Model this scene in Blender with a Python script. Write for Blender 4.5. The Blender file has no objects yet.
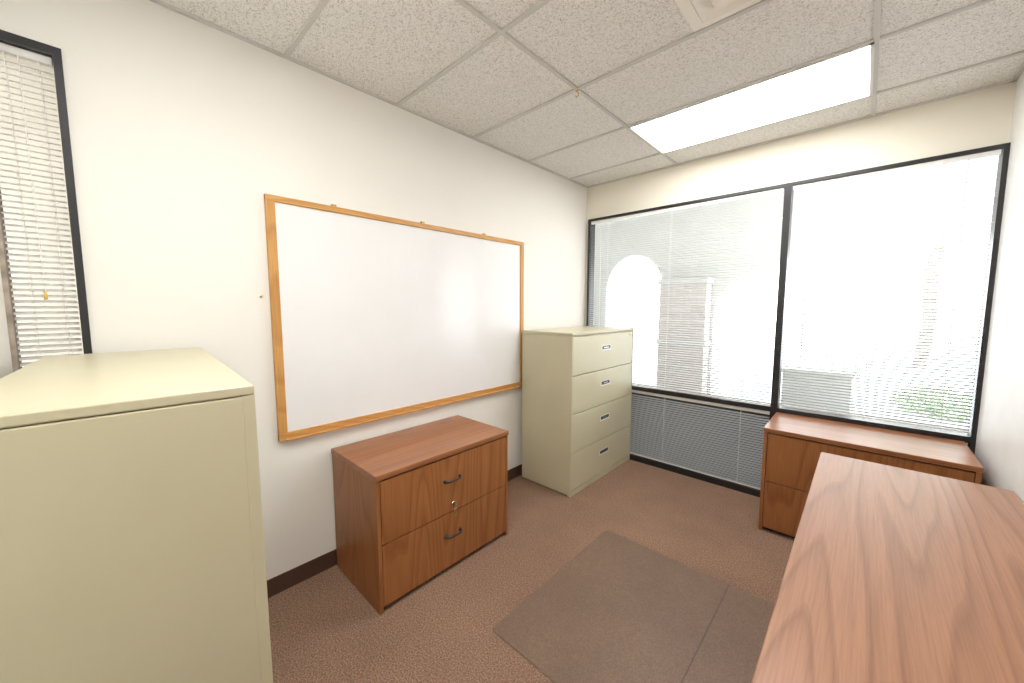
import bpy, bmesh, math, random
from mathutils import Vector, Matrix
random.seed(4)
S=bpy.context.scene
COL=bpy.context.collection
H=2.74; XL=-2.177; YB=3.462; XR=0.527; YR=-0.25
# ------------------------------------------------------------ materials
def nm(name):
    m=bpy.data.materials.new(name); m.use_nodes=True
    nt=m.node_tree; b=nt.nodes["Principled BSDF"]
    return m,nt,b
def lk(nt,a,b): nt.links.new(a,b)
def coords(nt,scale=(1,1,1),rot=(0,0,0)):
    tc=nt.nodes.new("ShaderNodeTexCoord"); mp=nt.nodes.new("ShaderNodeMapping")
    mp.inputs["Scale"].default_value=scale; mp.inputs["Rotation"].default_value=rot
    lk(nt,tc.outputs["Object"],mp.inputs["Vector"]); return mp.outputs["Vector"]
def noise(nt,v,s,d=2,r=.5):
    n=nt.nodes.new("ShaderNodeTexNoise"); n.inputs["Scale"].default_value=s
    n.inputs["Detail"].default_value=d; n.inputs["Roughness"].default_value=r
    lk(nt,v,n.inputs["Vector"]); return n.outputs["Fac"]
def ramp(nt,f,stops):
    r=nt.nodes.new("ShaderNodeValToRGB"); e=r.color_ramp.elements
    while len(e)<len(stops): e.new(.5)
    for i,(p,c) in enumerate(stops):
        e[i].position=p; e[i].color=(c[0],c[1],c[2],1)
    lk(nt,f,r.inputs["Fac"]); return r.outputs["Color"]
def mixc(nt,f,a,b,mode='MIX'):
    m=nt.nodes.new("ShaderNodeMix"); m.data_type='RGBA'; m.blend_type=mode
    if isinstance(f,(int,float)): m.inputs[0].default_value=f
    else: lk(nt,f,m.inputs[0])
    for s,x in ((m.inputs[6],a),(m.inputs[7],b)):
        if isinstance(x,tuple): s.default_value=(*x,1)
        else: lk(nt,x,s)
    return m.outputs[2]
def bump(nt,b,h,st=.2,dist=.002):
    n=nt.nodes.new("ShaderNodeBump"); n.inputs["Strength"].default_value=st; n.inputs["Distance"].default_value=dist
    lk(nt,h,n.inputs["Height"]); lk(nt,n.outputs["Normal"],b.inputs["Normal"])
def plain(name,c,rough=.5,metal=0,var=.04,vs=6,spec=.5,bmp=0,bs=200):
    m,nt,b=nm(name); v=coords(nt)
    col=ramp(nt,noise(nt,v,vs,3),[(.3,tuple(x*(1-var) for x in c)),(.7,tuple(min(1,x*(1+var)) for x in c))])
    lk(nt,col,b.inputs["Base Color"]); b.inputs["Roughness"].default_value=rough
    b.inputs["Metallic"].default_value=metal; b.inputs["Specular IOR Level"].default_value=spec
    if bmp: bump(nt,b,noise(nt,v,bs,2),bmp,.001)
    return m
def wood(name,axis,light,dark,rough=.32,k=1.0,st=.085,rings_n=34,spec=.5):
    m,nt,b=nm(name)
    sc=[1,1,1]; sc[axis]=st/.5
    v=coords(nt,tuple(sc))
    n0=noise(nt,v,2.0*k,1.2,.4)
    mu=nt.nodes.new("ShaderNodeMath"); mu.operation='MULTIPLY'; mu.inputs[1].default_value=rings_n; lk(nt,n0,mu.inputs[0])
    fr=nt.nodes.new("ShaderNodeMath"); fr.operation='FRACT'; lk(nt,mu.outputs[0],fr.inputs[0])
    mid=tuple(a*.65+c*.35 for a,c in zip(light,dark))
    rings=ramp(nt,fr.outputs[0],[(.0,mid),(.14,dark),(.34,mid),(.7,light),(.97,light)])
    sf=[130,130,130]; sf[axis]=3
    v2=coords(nt,tuple(sf))
    fine=ramp(nt,noise(nt,v2,1.6,3,.6),[(.35,(.76,.72,.70)),(.6,(1,1,1))])
    col=mixc(nt,.75,rings,fine,'MULTIPLY')
    lk(nt,col,b.inputs["Base Color"]); b.inputs["Roughness"].default_value=rough; b.inputs["Specular IOR Level"].default_value=spec
    return m
M={}
M['wall']=plain("wall_paint",(.86,.84,.79),.75,var=.012,vs=2,spec=.2,bmp=.12,bs=70)
M['wallb']=plain("wall_paint_cream",(.82,.78,.67),.75,var=.012,vs=2,spec=.2,bmp=.12,bs=70)
M['wallr']=plain("wall_paint_textured",(.76,.755,.73),.42,var=.03,vs=9,spec=.4,bmp=.6,bs=35)
M['base']=plain("vinyl_base",(.075,.038,.026),.45)
M['putty']=plain("putty_enamel",(.555,.515,.35),.34,var=.03,vs=3,bmp=.05,bs=300)
M['puttyd']=plain("putty_gap",(.15,.14,.11),.7)
M['black']=plain("black_anodised",(.012,.012,.014),.35,var=.1)
M['white']=plain("white_enamel",(.80,.80,.78),.4,var=.01)
M['cream']=plain("cream_enamel",(.95,.93,.85),.5,var=.01)
M['tbar']=plain("tbar_enamel",(.62,.615,.59),.5,var=.02)
M['blkpl']=plain("black_plastic",(.02,.02,.02),.35)
M['chrome']=plain("chrome",(.6,.6,.6),.25,1)
M['brass']=plain("brass",(.55,.38,.12),.3,1)
M['oak']=wood("oak_frame",1,(.64,.33,.095),(.53,.25,.065),.4)
M['oakz']=wood("oak_frame_v",2,(.64,.33,.095),(.53,.25,.065),.4)
M['wy']=wood("laminate_y",1,(.355,.142,.058),(.265,.097,.037),.32,1.6,.04,22)
M['wz']=wood("laminate_z",2,(.355,.137,.045),(.265,.093,.028),.38,1.6,.05,18,.4)
M['desk']=wood("laminate_desk",1,(.345,.158,.080),(.255,.108,.050),.36,1.8,.032,20,.42)
M['wdark']=plain("shadow_gap",(.05,.02,.012),.7)
M['paper']=plain("yellow_tag",(.75,.5,.08),.6)
M['dark_backing']=plain("dark_pane_backing",(.10,.135,.17),.2)
m,nt,b=nm("carpet"); v=coords(nt)
c1=ramp(nt,noise(nt,v,150,3,.75),[(.36,(.135,.072,.045)),(.5,(.265,.158,.106)),(.64,(.425,.28,.20))])
c2=ramp(nt,noise(nt,v,1.6,4,.6),[(.35,(.84,.84,.86)),(.65,(1,1,1))])
lk(nt,mixc(nt,1.0,c1,c2,'MULTIPLY'),b.inputs["Base Color"]); b.inputs["Roughness"].default_value=.95; b.inputs["Specular IOR Level"].default_value=.1
bump(nt,b,noise(nt,v,200,2),.5,.004); M['carpet']=m
m,nt,b=nm("chair_mat_vinyl"); v=coords(nt)
c1=ramp(nt,noise(nt,v,150,3,.75),[(.35,(.148,.090,.061)),(.65,(.24,.155,.108))])
c2=ramp(nt,noise(nt,v,2.2,5,.65),[(.35,(.84,.84,.85)),(.62,(1,1,1))])
lk(nt,mixc(nt,1.0,c1,c2,'MULTIPLY'),b.inputs["Base Color"]); b.inputs["Roughness"].default_value=.46; b.inputs["Specular IOR Level"].default_value=.35
bump(nt,b,noise(nt,v,120,2),.15,.001); M['mat']=m
M['matedge']=plain("chair_mat_lip",(.10,.062,.045),.4)
m,nt,b=nm("acoustic_tile"); v=coords(nt)
n1=noise(nt,v,170,2,.6); n2=noise(nt,v,70,3,.7)
a1=ramp(nt,n1,[(.34,(.58,.565,.53)),(.46,(1,1,1))])
a2=ramp(nt,n2,[(.34,(.76,.745,.71)),(.48,(1,1,1))])
cc=mixc(nt,1.0,a1,a2,'MULTIPLY'); cc=mixc(nt,1.0,cc,(.89,.885,.865),'MULTIPLY')
lk(nt,cc,b.inputs["Base Color"]); b.inputs["Roughness"].default_value=.95; b.inputs["Specular IOR Level"].default_value=.1
bump(nt,b,n1,.35,.003); M['tile']=m
m,nt,b=nm("whiteboard_melamine"); v=coords(nt)
w1=ramp(nt,noise(nt,v,1.8,6,.6),[(.36,(.835,.84,.85)),(.65,(.865,.87,.88))])
lk(nt,w1,b.inputs["Base Color"]); b.inputs["Roughness"].default_value=.13; M['wb']=m
def slat(name,tf,c):
    m,nt,b=nm(name); v=coords(nt)
    lk(nt,ramp(nt,noise(nt,v,5,2),[(.3,tuple(x*.97 for x in c)),(.7,c)]),b.inputs["Base Color"]); b.inputs["Roughness"].default_value=.5
    tr=nt.nodes.new("ShaderNodeBsdfTranslucent"); tr.inputs["Color"].default_value=(.8,.8,.78,1)
    mx=nt.nodes.new("ShaderNodeMixShader"); mx.inputs[0].default_value=tf
    out=nt.nodes["Material Output"]; lk(nt,b.outputs[0],mx.inputs[1]); lk(nt,tr.outputs[0],mx.inputs[2]); lk(nt,mx.outputs[0],out.inputs["Surface"]); return m
M['slat']=slat("blind_slat",.0,(.40,.41,.42)); M['slatg']=slat("blind_slat_grey",.0,(.50,.53,.56)); M['slatw']=slat("blind_slat_white",.1,(.66,.66,.63))
m=bpy.data.materials.new("window_glass"); m.use_nodes=True; nt=m.node_tree; nt.nodes.clear()
o=nt.nodes.new("ShaderNodeOutputMaterial"); t=nt.nodes.new("ShaderNodeBsdfTransparent"); g=nt.nodes.new("ShaderNodeBsdfGlossy")
t.inputs[0].default_value=(.97,.98,.98,1); g.inputs["Roughness"].default_value=.02; x=nt.nodes.new("ShaderNodeMixShader"); x.inputs[0].default_value=.03
lk(nt,t.outputs[0],x.inputs[1]); lk(nt,g.outputs[0],x.inputs[2]); lk(nt,x.outputs[0],o.inputs[0]); M['glass']=m
def emis(name,c,s):
    m=bpy.data.materials.new(name); m.use_nodes=True; nt=m.node_tree; nt.nodes.clear()
    o=nt.nodes.new("ShaderNodeOutputMaterial"); e=nt.nodes.new("ShaderNodeEmission"); 
    v=coords(nt,(60,60,1)); col=ramp(nt,noise(nt,v,1.5,1),[(.3,tuple(q*.94 for q in c)),(.7,c)])
    lk(nt,col,e.inputs[0]); e.inputs[1].default_value=s; lk(nt,e.outputs[0],o.inputs[0]); return m
M['lens']=emis("troffer_lens",(1,.98,.94),14.5)
M['stucco']=plain("stucco",(.64,.63,.60),.9,var=.04,vs=4,bmp=.3,bs=60)
M['stuccod']=plain("stucco_tan",(.40,.36,.30),.9,var=.08,vs=3,bmp=.3,bs=60)
m,nt,b=nm("brick"); v=coords(nt,(1,1,1),(math.pi/2,0,0)); br=nt.nodes.new("ShaderNodeTexBrick"); lk(nt,v,br.inputs["Vector"])
br.inputs["Scale"].default_value=2.2; br.inputs["Color1"].default_value=(.56,.49,.46,1); br.inputs["Color2"].default_value=(.61,.54,.50,1); br.inputs["Mortar"].default_value=(.64,.60,.57,1)
lk(nt,br.outputs["Color"],b.inputs["Base Color"]); b.inputs["Roughness"].default_value=.9; M['brick']=m
M['concrete']=plain("concrete",(.74,.73,.71),.9,var=.06,vs=3)
M['leaf']=plain("leaf",(.40,.50,.32),.7,var=.3,vs=20)
M['bark']=plain("bark",(.36,.30,.25),.9,var=.3,vs=20)
# ------------------------------------------------------------ mesh helpers
def mesh_obj(name,bm,mat,parent=None,smooth=False):
    me=bpy.data.meshes.new(name); bm.to_mesh(me); bm.free()
    if smooth:
        for p in me.polygons: p.use_smooth=True
    o=bpy.data.objects.new(name,me); COL.objects.link(o)
    for mm in (mat if isinstance(mat,(list,tuple)) else [mat]): me.materials.append(mm)
    if parent: o.parent=parent
    return o
def add_box(bm,lo,hi,mi=0):
    vs=[bm.verts.new((x,y,z)) for x in (lo[0],hi[0]) for y in (lo[1],hi[1]) for z in (lo[2],hi[2])]
    fs=[(0,1,3,2),(4,6,7,5),(0,4,5,1),(2,3,7,6),(0,2,6,4),(1,5,7,3)]
    for f in fs:
        q=bm.faces.new([vs[i] for i in f]); q.material_index=mi
def box(name,lo,hi,mat,parent=None,bev=0,seg=2):
    bm=bmesh.new(); add_box(bm,lo,hi); bmesh.ops.recalc_face_normals(bm,faces=bm.faces)
    if bev: bmesh.ops.bevel(bm,geom=list(bm.edges),offset=bev,segments=seg,affect='EDGES',profile=.5)
    return mesh_obj(name,bm,mat,parent)
def boxes(name,lst,mat,parent=None):
    bm=bmesh.new()
    for lo,hi in lst: add_box(bm,lo,hi)
    bmesh.ops.recalc_face_normals(bm,faces=bm.faces)
    return mesh_obj(name,bm,mat,parent)
def cyl(name,p,axis,r,L,mat,parent=None,seg=20,r2=None):
    bm=bmesh.new(); bmesh.ops.create_cone(bm,cap_ends=True,segments=seg,radius1=r,radius2=r if r2 is None else r2,depth=L)
    R={'x':Matrix.Rotation(math.pi/2,3,'Y'),'y':Matrix.Rotation(math.pi/2,3,'X'),'z':Matrix.Identity(3)}[axis]
    bmesh.ops.rotate(bm,verts=bm.verts,matrix=R); bmesh.ops.translate(bm,verts=bm.verts,vec=p)
    return mesh_obj(name,bm,mat,parent,True)
def tube(name,pts,r,mat,parent=None,cyc=False):
    c=bpy.data.curves.new(name,'CURVE'); c.dimensions='3D'; c.bevel_depth=r; c.bevel_resolution=3
    s=c.splines.new('POLY'); s.points.add(len(pts)-1)
    for q,p in zip(s.points,pts): q.co=(*p,1)
    s.use_cyclic_u=cyc
    o=bpy.data.objects.new(name,c); COL.objects.link(o); c.materials.append(mat)
    if parent: o.parent=parent
    return o
def empty(name,loc=(0,0,0),rz=0):
    e=bpy.data.objects.new(name,None); COL.objects.link(e); e.location=loc; e.rotation_euler=(0,0,rz); e.empty_display_size=.1; return e
# ------------------------------------------------------------ room shell
T=.12
box("floor",(XL-T,YR-T,-.1),(XR+T,YB+T,0),M['carpet'])
VY,VZ0,VZ1=-.06,.80,2.433
boxes("wall_left",[((XL-T,VY,0),(XL,YB+T,H)),((XL-T,YR-T,0),(XL,VY,VZ0)),((XL-T,YR-T,VZ1),(XL,VY,H)),((XL-T,YR-T,VZ0),(XL,YR,VZ1))],M['wall'])
WX0,WZ1=-2.140,2.408
boxes("wall_back",[((XL,YB,WZ1),(XR,YB+T,H)),((XL,YB,0),(WX0,YB+T,WZ1))],M['wallb'])
box("wall_right",(XR,YR-T,0),(XR+T,YB+T,H),M['wallr'])
DX0,DX1=-.45,.42
boxes("wall_rear",[((XL,YR-T,0),(DX0,YR,H)),((DX1,YR-T,0),(XR,YR,H)),((DX0,YR-T,2.06),(DX1,YR,H))],M['wall'])
d=empty("door_1",((DX0+DX1)/2,YR-.05,0))
box("slab",(-.43,-.045,.005),(.43,0,2.05),M['wz'],d,.002)
cyl("knob",(.36,.03,.98),'y',.028,.05,M['chrome'],d); cyl("rose",(.36,.004,.98),'y',.035,.01,M['chrome'],d)
box("baseboard_left",(XL,YR,0),(XL+.006,YB,.095),M['base'])
box("baseboard_right",(XR-.006,YR,0),(XR,YB,.095),M['base'])
box("baseboard_rear",(XL,YR,0),(DX0,YR+.006,.095),M['base'])
box("ceiling",(XL-T,YR-T,H+.006),(XR+T,YB+T,H+.1),M['tile'])
gx=[-1.269,-.038]; gy=[3.115,2.505,1.895,1.285,.675,.065]
bars=[]
for x in gx: bars.append(((x-.010,YR,H-.004),(x+.010,YB,H+.006)))
for y in gy: bars.append(((XL,y-.010,H-.0035),(XR,y+.010,H+.006)))
bars+=[((XL,YR,H-.004),(XL+.02,YB,H+.006)),((XR-.02,YR,H-.004),(XR,YB,H+.006)),((XL,YB-.02,H-.004),(XR,YB,H+.006)),((XL,YR,H-.004),(XR,YR+.02,H+.006))]
boxes("trim_ceiling_grid",bars,M['tbar'])
def troffer(y0):
    e=empty("ceiling_light_panel",((gx[0]+gx[1])/2,y0+.305,H))
    hx=(gx[1]-gx[0])/2-.006; hy=.305-.006
    boxes("frame",[((-hx,-hy,-.008),(hx,-hy+.014,.004)),((-hx,hy-.014,-.008),(hx,hy,.004)),((-hx,-hy,-.008),(-hx+.014,hy,.004)),((hx-.014,-hy,-.008),(hx,hy,.004))],M['white'],e)
    box("lens",(-hx+.010,-hy+.010,-.006),(hx-.010,hy-.010,.002),M['lens'],e)
troffer(2.505); troffer(.065)
e=empty("ceiling_air_diffuser",(-.345,1.59,H))
for i,(a,z0,z1) in enumerate([(.293,-.006,.004),(.235,-.02,-.004),(.175,-.028,-.006),(.115,-.034,-.01)]):
    bm=bmesh.new(); w=.045 if i else .05
    o4=[bm.verts.new((sx*a,sy*a,z1)) for sx,sy in((-1,-1),(1,-1),(1,1),(-1,1))]
    i4=[bm.verts.new((sx*(a-w),sy*(a-w),z0)) for sx,sy in((-1,-1),(1,-1),(1,1),(-1,1))]
    if i: 
        for q in o4: q.co.z=z0
        for q in i4: q.co.z=z1+.006
    for k in range(4): bm.faces.new([o4[k],o4[(k+1)%4],i4[(k+1)%4],i4[k]])
    ob=mesh_obj(f"louvre_{i}",bm,M['cream'],e); so=ob.modifiers.new("s",'SOLIDIFY'); so.thickness=.002
box("core",(-.06,-.06,-.03),(.06,.06,-.024),M['cream'],e)
e=empty("ceiling_hook",(-1.269,1.895,H-.004))
tube("wire",[(0,0,0),(0,0,-.012),(.010,0,-.02),(.008,0,-.032),(-.006,0,-.034),(-.010,0,-.026)],.0022,M['brass'],e); box("clip",(-.012,-.008,-.003),(.012,.008,.0),M['brass'],e,.001)
# ------------------------------------------------------------ blinds
def blind(name,axis,a0,a1,pos,z0,z1,tilt,parent,pitch=.0205,width=.025,sm='slat'):
    n=int((z1-z0-.035)/pitch); bm=bmesh.new(); K=4
    for i in range(n):
        z=z0+.012+i*pitch; rows=[]
        for k in range(K+1):
            u=(k/K-.5)*width; crown=.0022*(1-(2*k/K-1)**2)
            d=u*math.cos(tilt)-crown*math.sin(tilt); zz=z+u*math.sin(tilt)+crown*math.cos(tilt)
            if axis=='x': rows.append((bm.verts.new((a0,pos+d,zz)),bm.verts.new((a1,pos+d,zz))))
            else: rows.append((bm.verts.new((pos-d,a0,zz)),bm.verts.new((pos-d,a1,zz))))
        for k in range(K): bm.faces.new([rows[k][0],rows[k][1],rows[k+1][1],rows[k+1][0]])
    mesh_obj(name+"_slats",bm,M[sm],parent,True)
    def B(nn,s0,s1,zz0,zz1,dp,mat,bev=.001):
        if axis=='x': box(nn,(s0,pos-dp,zz0),(s1,pos+dp,zz1),mat,parent,bev)
        else: box(nn,(pos-dp,s0,zz0),(pos+dp,s1,zz1),mat,parent,bev)
    B(name+"_headrail",a0,a1,z1-.026,z1,.014,M['white']); B(name+"_bottomrail",a0,a1,z0-.006,z0+.004,.012,M['white'])
    L=a1-a0; cs=[a0+L*t for t in ((.12,.5,.88) if L>.5 else (.3,.8))]
    lst=[]
    for c in cs:
        for dd in (-.0135,.0135):
            if axis=='x': lst.append(((c-.0009,pos+dd-.0005,z0),(c+.0009,pos+dd+.0005,z1-.02)))
            else: lst.append(((pos+dd-.0005,c-.0007,z0),(pos+dd+.0005,c+.0007,z1-.02)))
    boxes(name+"_cords",lst,M['white'],parent)
w=empty("window_1",(0,0,0)); XM=-.462
F0,F1=YB-.03,YB+.07
zt=WZ1
boxes("frame",[((WX0,F0,zt-.022),(XR,F1,zt)),((WX0,F0,.0),(XR,F1,.05)),((WX0,F0,.05),(WX0+.025,F1,zt-.022)),((XR-.022,F0,.05),(XR,F1,zt-.022)),
   ((XM-.022,F0,.05),(XM+.022,F1,zt-.022)),((WX0+.025,F0,.705),(XM-.022,F1,.742)),((XM+.022,F0,.705),(XR-.022,F1,.742))],M['black'],w)
boxes("glass",[((WX0+.025,YB+.045,.742),(XM-.022,YB+.049,zt-.022)),((XM+.022,YB+.045,.742),(XR-.022,YB+.049,zt-.022))],M['glass'],w)
boxes("dark_backing",[((WX0+.025,YB+.04,.05),(XM-.022,YB+.05,.705)),((XM+.022,YB+.04,.05),(XR-.022,YB+.05,.705))],M['dark_backing'],w)  # opaque dark backing added so only room light reaches the lower blinds
by=YB-.004
blind("blind_a",'x',WX0+.030,XM-.027,by,.752,zt-.024,math.radians(14),w)
blind("blind_b",'x',XM+.027,XR-.028,by,.765,zt-.024,math.radians(14),w)
blind("blind_c",'x',WX0+.030,XM-.027,by,.062,.702,math.radians(15),w,sm='slatg')
blind("blind_d",'x',XM+.027,XR-.028,by,.062,.702,math.radians(15),w,sm='slatg')
cyl("wand_a",(WX0+.15,by-.02,1.75),'z',.003,1.1,M['white'],w,8)
cyl("wand_b",(XM+.14,by-.02,1.75),'z',.003,1.1,M['white'],w,8)
w2=empty("window_2",(XL,0,0))
boxes("frame",[((-.08,YR,VZ1-.03),(.012,VY,VZ1)),((-.08,VY-.022,VZ0),(.012,VY,VZ1-.03)),((-.08,YR,VZ0),(.012,VY,VZ0+.03))],M['black'],w2)
box("jamb",(-.08,YR,VZ0+.03),(.004,YR+.012,VZ1-.03),M['bark'],w2)
box("glass",(-.07,YR+.012,VZ0+.03),(-.066,VY-.022,VZ1-.03),M['glass'],w2)
blind("blind",'y',YR+.014,VY-.026,-.025,VZ0+.04,VZ1-.032,math.radians(25),w2,sm='slatw')
tube("pull_cord",[(.006,-.16,2.38),(.008,-.16,1.9),(.007,-.158,1.56)],.0015,M['white'],w2)
cyl("cord_tassel",(.008,-.158,1.55),'z',.005,.03,M['paper'],w2,10,.003)
# ------------------------------------------------------------ whiteboard
wy0,wy1,wz0,wz1=.547,2.447,.816,2.058
e=empty("whiteboard",(XL,(wy0+wy1)/2,wz0)); a=(wy1-wy0)/2; h=wz1-wz0; fw=.042
box("panel",(.002,-a+.01,.01),(.014,a-.01,h-.01),M['wb'],e)
box("frame_top",(.001,-a,h-fw*.75),(.024,a,h),M['oak'],e,.003); box("frame_bottom",(.001,-a,0),(.024,a,fw),M['oak'],e,.003)
box("frame_left",(.001,-a,0),(.0235,-a+fw,h),M['oakz'],e,.003); box("frame_right",(.001,a-fw,0),(.0235,a,h),M['oakz'],e,.003)
box("pen_tray",(.02,-a+.03,.0),(.042,a-.07,.010),M['oak'],e,.003)
for i,yy in enumerate((-.62,-.05,.5)): box(f"clip_{i}",(.0,yy-.012,h-.004),(.02,yy+.012,h+.012),M['brass'],e,.002)
cyl("wall_nail",(XL+.006,.51,1.56),'x',.005,.012,M['brass'],None,10)
# ------------------------------------------------------------ steel lateral file, local: front faces +X
def steel_file(loc,rz,W,D,Ht):
    e=empty("filing_cabinet",loc,rz); hw=W/2
    box("plinth",(.02,-hw+.01,0),(D-.03,hw-.01,.05),M['puttyd'],e)
    box("carcass",(0,-hw,.012),(D-.022,hw,Ht-.024),M['putty'],e,.003)
    box("base_rail",(D-.03,-hw,.0),(D-.002,hw,.045),M['putty'],e,.003)
    box("top_cap",(0,-hw,Ht-.022),(D,hw,Ht),M['putty'],e,.004,3)
    for s in(-1,1): box(f"front_stile_{s}",(D-.023,min(s*hw,s*(hw-.011)),.045),(D,max(s*hw,s*(hw-.011)),Ht-.023),M['putty'],e,.001)
    z=Ht-.028; n=4; g=.006
    hh=(z-.05)/4
    for i in range(n):
        z1=z-g; z0=z-hh
        box(f"drawer_{i+1}",(D-.03,-hw+.015,z0),(D-.001,hw-.015,z1),M['putty'],e,.004,2)
        hz=z0+hh*.60
        box(f"pull_{i+1}",(D-.002,-.080,hz-.022),(D+.001,.080,hz+.022),M['white'],e,.001)
        box(f"pull_recess_{i+1}",(D+.0008,-.070,hz-.010),(D+.0018,.070,hz+.018),M['blkpl'],e)
        box(f"pull_grip_{i+1}",(D+.0015,-.04,hz-.002),(D+.004,.04,hz+.006),M['chrome'],e,.001)
        z=z0
    cyl("lock",(D+.001,hw-.08,Ht-.055),'x',.009,.006,M['chrome'],e)
    box("side_gap",(D-.0245,-hw+.004,.05),(D-.0225,hw-.004,Ht-.024),M['puttyd'],e)
    return e
steel_file((-2.125,2.914,0),0,1.04,.513,1.311)
th=math.radians(90-2.5); Wn=1.11; Dn=.43
fx,fy=math.cos(th),math.sin(th); lx,ly=-fy,fx
cx,cy=-.990,.209; bx=cx-Dn*fx+(Wn/2)*lx; byy=cy-Dn*fy+(Wn/2)*ly
steel_file((bx,byy,0),th,Wn,Dn,1.335)
# ------------------------------------------------------------ wood lateral, local front +X, width along Y
def wood_file(loc,rz,W,D,Ht,topmat):
    e=empty("wood_lateral_file",loc,rz); hw=W/2
    box("top",(-.0,-hw,Ht-.028),(D,hw,Ht),topmat,e,.003,2)
    box("side_a",(0.004,-hw+.004,0),(D-.006,-hw+.024,Ht-.028),M['wz'],e,.001)
    box("side_b",(0.004,hw-.024,0),(D-.006,hw-.004,Ht-.028),M['wz'],e,.001)
    box("back",(0.006,-hw+.024,.03),(.016,hw-.024,Ht-.028),M['wz'],e)
    box("interior",(0.016,-hw+.024,.03),(D-.03,hw-.024,Ht-.030),M['wdark'],e)
    box("toe_kick",(D-.06,-hw+.024,0),(D-.045,hw-.024,.03),M['wdark'],e)
    zs=[.028,(Ht-.03)/2+.01,Ht-.034]
    for i in range(2):
        box(f"drawer_{i}",(D-.026,-hw+.027,zs[i]+.002),(D-.006,hw-.027,zs[i+1]-.004),M['wz'],e,.0015)
        hz=(zs[i]+zs[i+1])/2+.03
        tube(f"handle_{i}",[(D-.008,-.052,hz),(D+.012,-.050,hz),(D+.022,-.036,hz),(D+.024,0,hz),(D+.022,.036,hz),(D+.012,.050,hz),(D-.008,.052,hz)],.0052,M['blkpl'],e)
        for s in(-1,1): cyl(f"handle_foot_{i}_{s}",(D-.004,s*.052,hz),'x',.010,.006,M['blkpl'],e)
    cyl("lock",(D-.003,.0,zs[1]+.05),'x',.010,.01,M['chrome'],e)
    return e,(D,zs[1]+.05)
e1,(D1,LZ)=wood_file((-2.160,1.2575,0),0,.913,.524,.710,M['wy'])
box("key",(D1,-.003,LZ-.012),(D1+.022,.0,LZ+.008),M['brass'],e1,.001)
tube("key_ring",[(D1+.018+.012*math.cos(t)*.3,.012*math.sin(t),LZ-.016+.012*math.cos(t)) for t in [i*math.pi/8 for i in range(16)]],.0015,M['chrome'],e1,True)
box("key_spare",(D1+.012,-.006,LZ-.066),(D1+.014,.012,LZ-.026),M['brass'],e1,.0008)
wood_file((.021,YB-.036,0),math.radians(-90),.926,.51,.712,M['wy'])
# ------------------------------------------------------------ desk
e=empty("office_desk",(.197,1.71,0)); hx=.324; hy=.92; dz=.714
box("desk_top",(-hx,-hy,dz-.03),(hx,hy,dz),M['desk'],e,.004,3)
for s,n in((-1,"near"),(1,"far")):
    y0=s*(hy-.03); box("end_panel_"+n,(-hx+.02,min(y0,y0-s*.025),0),(hx-.02,max(y0,y0-s*.025),dz-.03),M['wz'],e,.001)
box("modesty_panel",(hx-.06,-hy+.055,.2),(hx-.04,hy-.055,dz-.03),M['wz'],e)
box("pedestal",(-hx+.05,.44,.02),(hx-.065,hy-.058,dz-.031),M['wz'],e)
for i,(z0,z1) in enumerate(((.03,.34),(.345,.51),(.515,.675))):
    box(f"pedestal_drawer_{i}",(-hx+.03,.445,z0),(-hx+.05,hy-.062,z1),M['wz'],e,.001)
    yc=(.445+hy-.062)/2; hz=(z0+z1)/2
    tube(f"pedestal_handle_{i}",[(-hx+.03,yc-.05,hz),(-hx+.008,yc-.04,hz),(-hx+.008,yc+.04,hz),(-hx+.03,yc+.05,hz)],.004,M['blkpl'],e)
# ------------------------------------------------------------ chair mat
e=empty("chair_mat",(-.668,1.665,0))
bm=bmesh.new(); hx,hy,r=.522,.545,.03
pts=[]
for cx,cy,a0 in((hx-r,hy-r,0),(-hx+r,hy-r,90),(-hx+r,-hy+r,180),(hx-r,-hy+r,270)):
    for k in range(7):
        t=math.radians(a0+k*15); pts.append((cx+r*math.cos(t),cy+r*math.sin(t)))
f=bm.faces.new([bm.verts.new((x,y,.0005)) for x,y in pts]); ex=bmesh.ops.extrude_face_region(bm,geom=[f])
vs=[g for g in ex['geom'] if isinstance(g,bmesh.types.BMVert)]
for q in vs: q.co.z=.005; q.co.x*=.992; q.co.y*=.992
bmesh.ops.recalc_face_normals(bm,faces=bm.faces); mesh_obj("sheet",bm,M['mat'],e)
box("crease",(.222,-hy+.01,.0045),(.227,hy-.01,.0062),M['matedge'],e)
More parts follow.
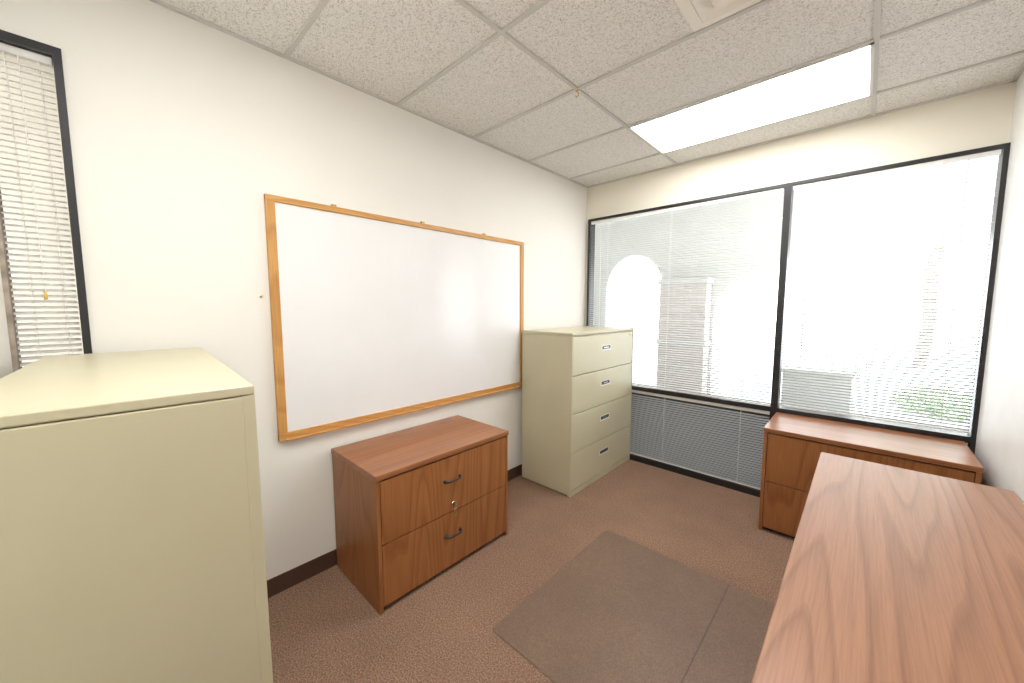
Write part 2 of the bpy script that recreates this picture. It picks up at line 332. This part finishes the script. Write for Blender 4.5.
# ------------------------------------------------------------ exterior
box("ground",(-30,YB+T,-.16),(30,45,-.02),M['concrete'])
AY0,AY1=6.0,6.45
def arch_wall():
    arches=[(-6.9,-4.1,2.3,1.5),(-3.35,-2.35,2.37,1.75),(-1.6,1.7,2.24,1.45),(2.4,5.4,2.3,1.5)]
    bm=bmesh.new(); xs0,xs1,top=-9,9,3.3
    def prism(poly):
        a=[bm.verts.new((x,AY0,z)) for x,z in poly]; b2=[bm.verts.new((x,AY1,z)) for x,z in poly]
        bm.faces.new(a); bm.faces.new(b2[::-1]); n=len(poly)
        for i in range(n): bm.faces.new([a[i],b2[i],b2[(i+1)%n],a[(i+1)%n]])
    prev=xs0
    for x0,x1,ap,sp in arches:
        prism([(prev,-.05),(x0,-.05),(x0,top),(prev,top)])
        c=(x0+x1)/2; hw=(x1-x0)/2; N=24
        for i in range(N):
            t0=math.pi-math.pi*i/N; t1=math.pi-math.pi*(i+1)/N
            xa,za=c+hw*math.cos(t0),sp+(ap-sp)*math.sin(t0); xb,zb=c+hw*math.cos(t1),sp+(ap-sp)*math.sin(t1)
            prism([(xa,za),(xb,zb),(xb,top),(xa,top)])
        prev=x1
    prism([(prev,-.05),(xs1,-.05),(xs1,top),(prev,top)])
    bmesh.ops.recalc_face_normals(bm,faces=bm.faces)
    return mesh_obj("arcade_wall",bm,M['stucco'])
arch_wall()
box("arcade_roof",(-9,YB+T,3.0),(9,AY1,3.15),M['stucco'])
box("exterior_facade",(-9,YB+T,-.05),(XL-T,YB+T+.1,3.0),M['stucco'])
e=empty("brick_pier",(-1.97,AY0-.13,-.05))
box("shaft",(-.33,-.12,0),(.33,.12,1.9),M['brick'],e,.004); box("band",(-.35,-.135,1.0),(.35,.12,1.07),M['stucco'],e,.004); box("cap",(-.36,-.14,1.9),(.36,.12,1.98),M['stucco'],e,.01)
e=empty("utility_box",(-.27,4.2,-.02))
box("body",(-.235,-.09,0),(.235,.11,.945),M['cream'],e,.006); box("lid",(-.245,-.10,.945),(.245,.12,.975),M['cream'],e,.005)
def leaves(parent,c,R,n,sz,name):
    bm=bmesh.new()
    for i in range(n):
        d=Vector((random.gauss(0,1),random.gauss(0,1),random.gauss(0,1))).normalized()*(random.random()**.4)
        p=Vector((c[0]+d.x*R[0],c[1]+d.y*R[1],c[2]+d.z*R[2]))
        u=Vector((random.gauss(0,1),random.gauss(0,1),random.gauss(0,1))).normalized(); v2=u.orthogonal().normalized()
        s=sz*random.uniform(.6,1.2)
        bm.faces.new([bm.verts.new(p+q) for q in (u*s,v2*s*.45,-u*s,-v2*s*.45)])
    mesh_obj(name,bm,M['leaf'],parent)
e=empty("shrub",(.85,7.9,-.02)); leaves(e,(0,0,.16),(.55,.4,.22),700,.05,"foliage"); tube("stems",[(0,0,0),(.02,0,.2)],.02,M['bark'],e)
e=empty("tree",(1.1,14,-.02)); tube("trunk",[(0,0,0),(.1,0,1.2),(.05,.1,2.4),(.25,.1,3.6)],.13,M['bark'],e); leaves(e,(.2,0,4.6),(2.0,2.0,1.2),2500,.14,"crown")
boxes("added_side_shade",[((-3.9,-4,-.05),(-3.7,YB,3.3)),((-3.7,-4,-.15),(XL-T,YB,-.02)),((-3.7,-2.2,2.9),(XL-T,YB,3.0))],M['stuccod'])  # dark wall, slab and roof added to dim daylight at the left window
# ------------------------------------------------------------ world
wd=bpy.data.worlds.new("world"); S.world=wd; wd.use_nodes=True; nt=wd.node_tree; bg=nt.nodes["Background"]
tc=nt.nodes.new("ShaderNodeTexCoord"); sp=nt.nodes.new("ShaderNodeSeparateXYZ"); lk(nt,tc.outputs["Generated"],sp.inputs[0])
lk(nt,ramp(nt,sp.outputs["Z"],[(.0,(1,1,1)),(.6,(.84,.92,1))]),bg.inputs[0]); bg.inputs[1].default_value=6.6
# ------------------------------------------------------------ camera
c=bpy.data.cameras.new("camera"); cam=bpy.data.objects.new("camera",c); COL.objects.link(cam); S.camera=cam
c.sensor_width=36; c.lens=374.8/1024*36; c.clip_start=.02
cam.location=(0,0,1.509); cam.rotation_euler=(math.radians(90-5.25),0,math.radians(43.155))
S.view_settings.view_transform='Standard'; S.view_settings.look='None'; S.view_settings.exposure=.2; S.view_settings.gamma=1.05
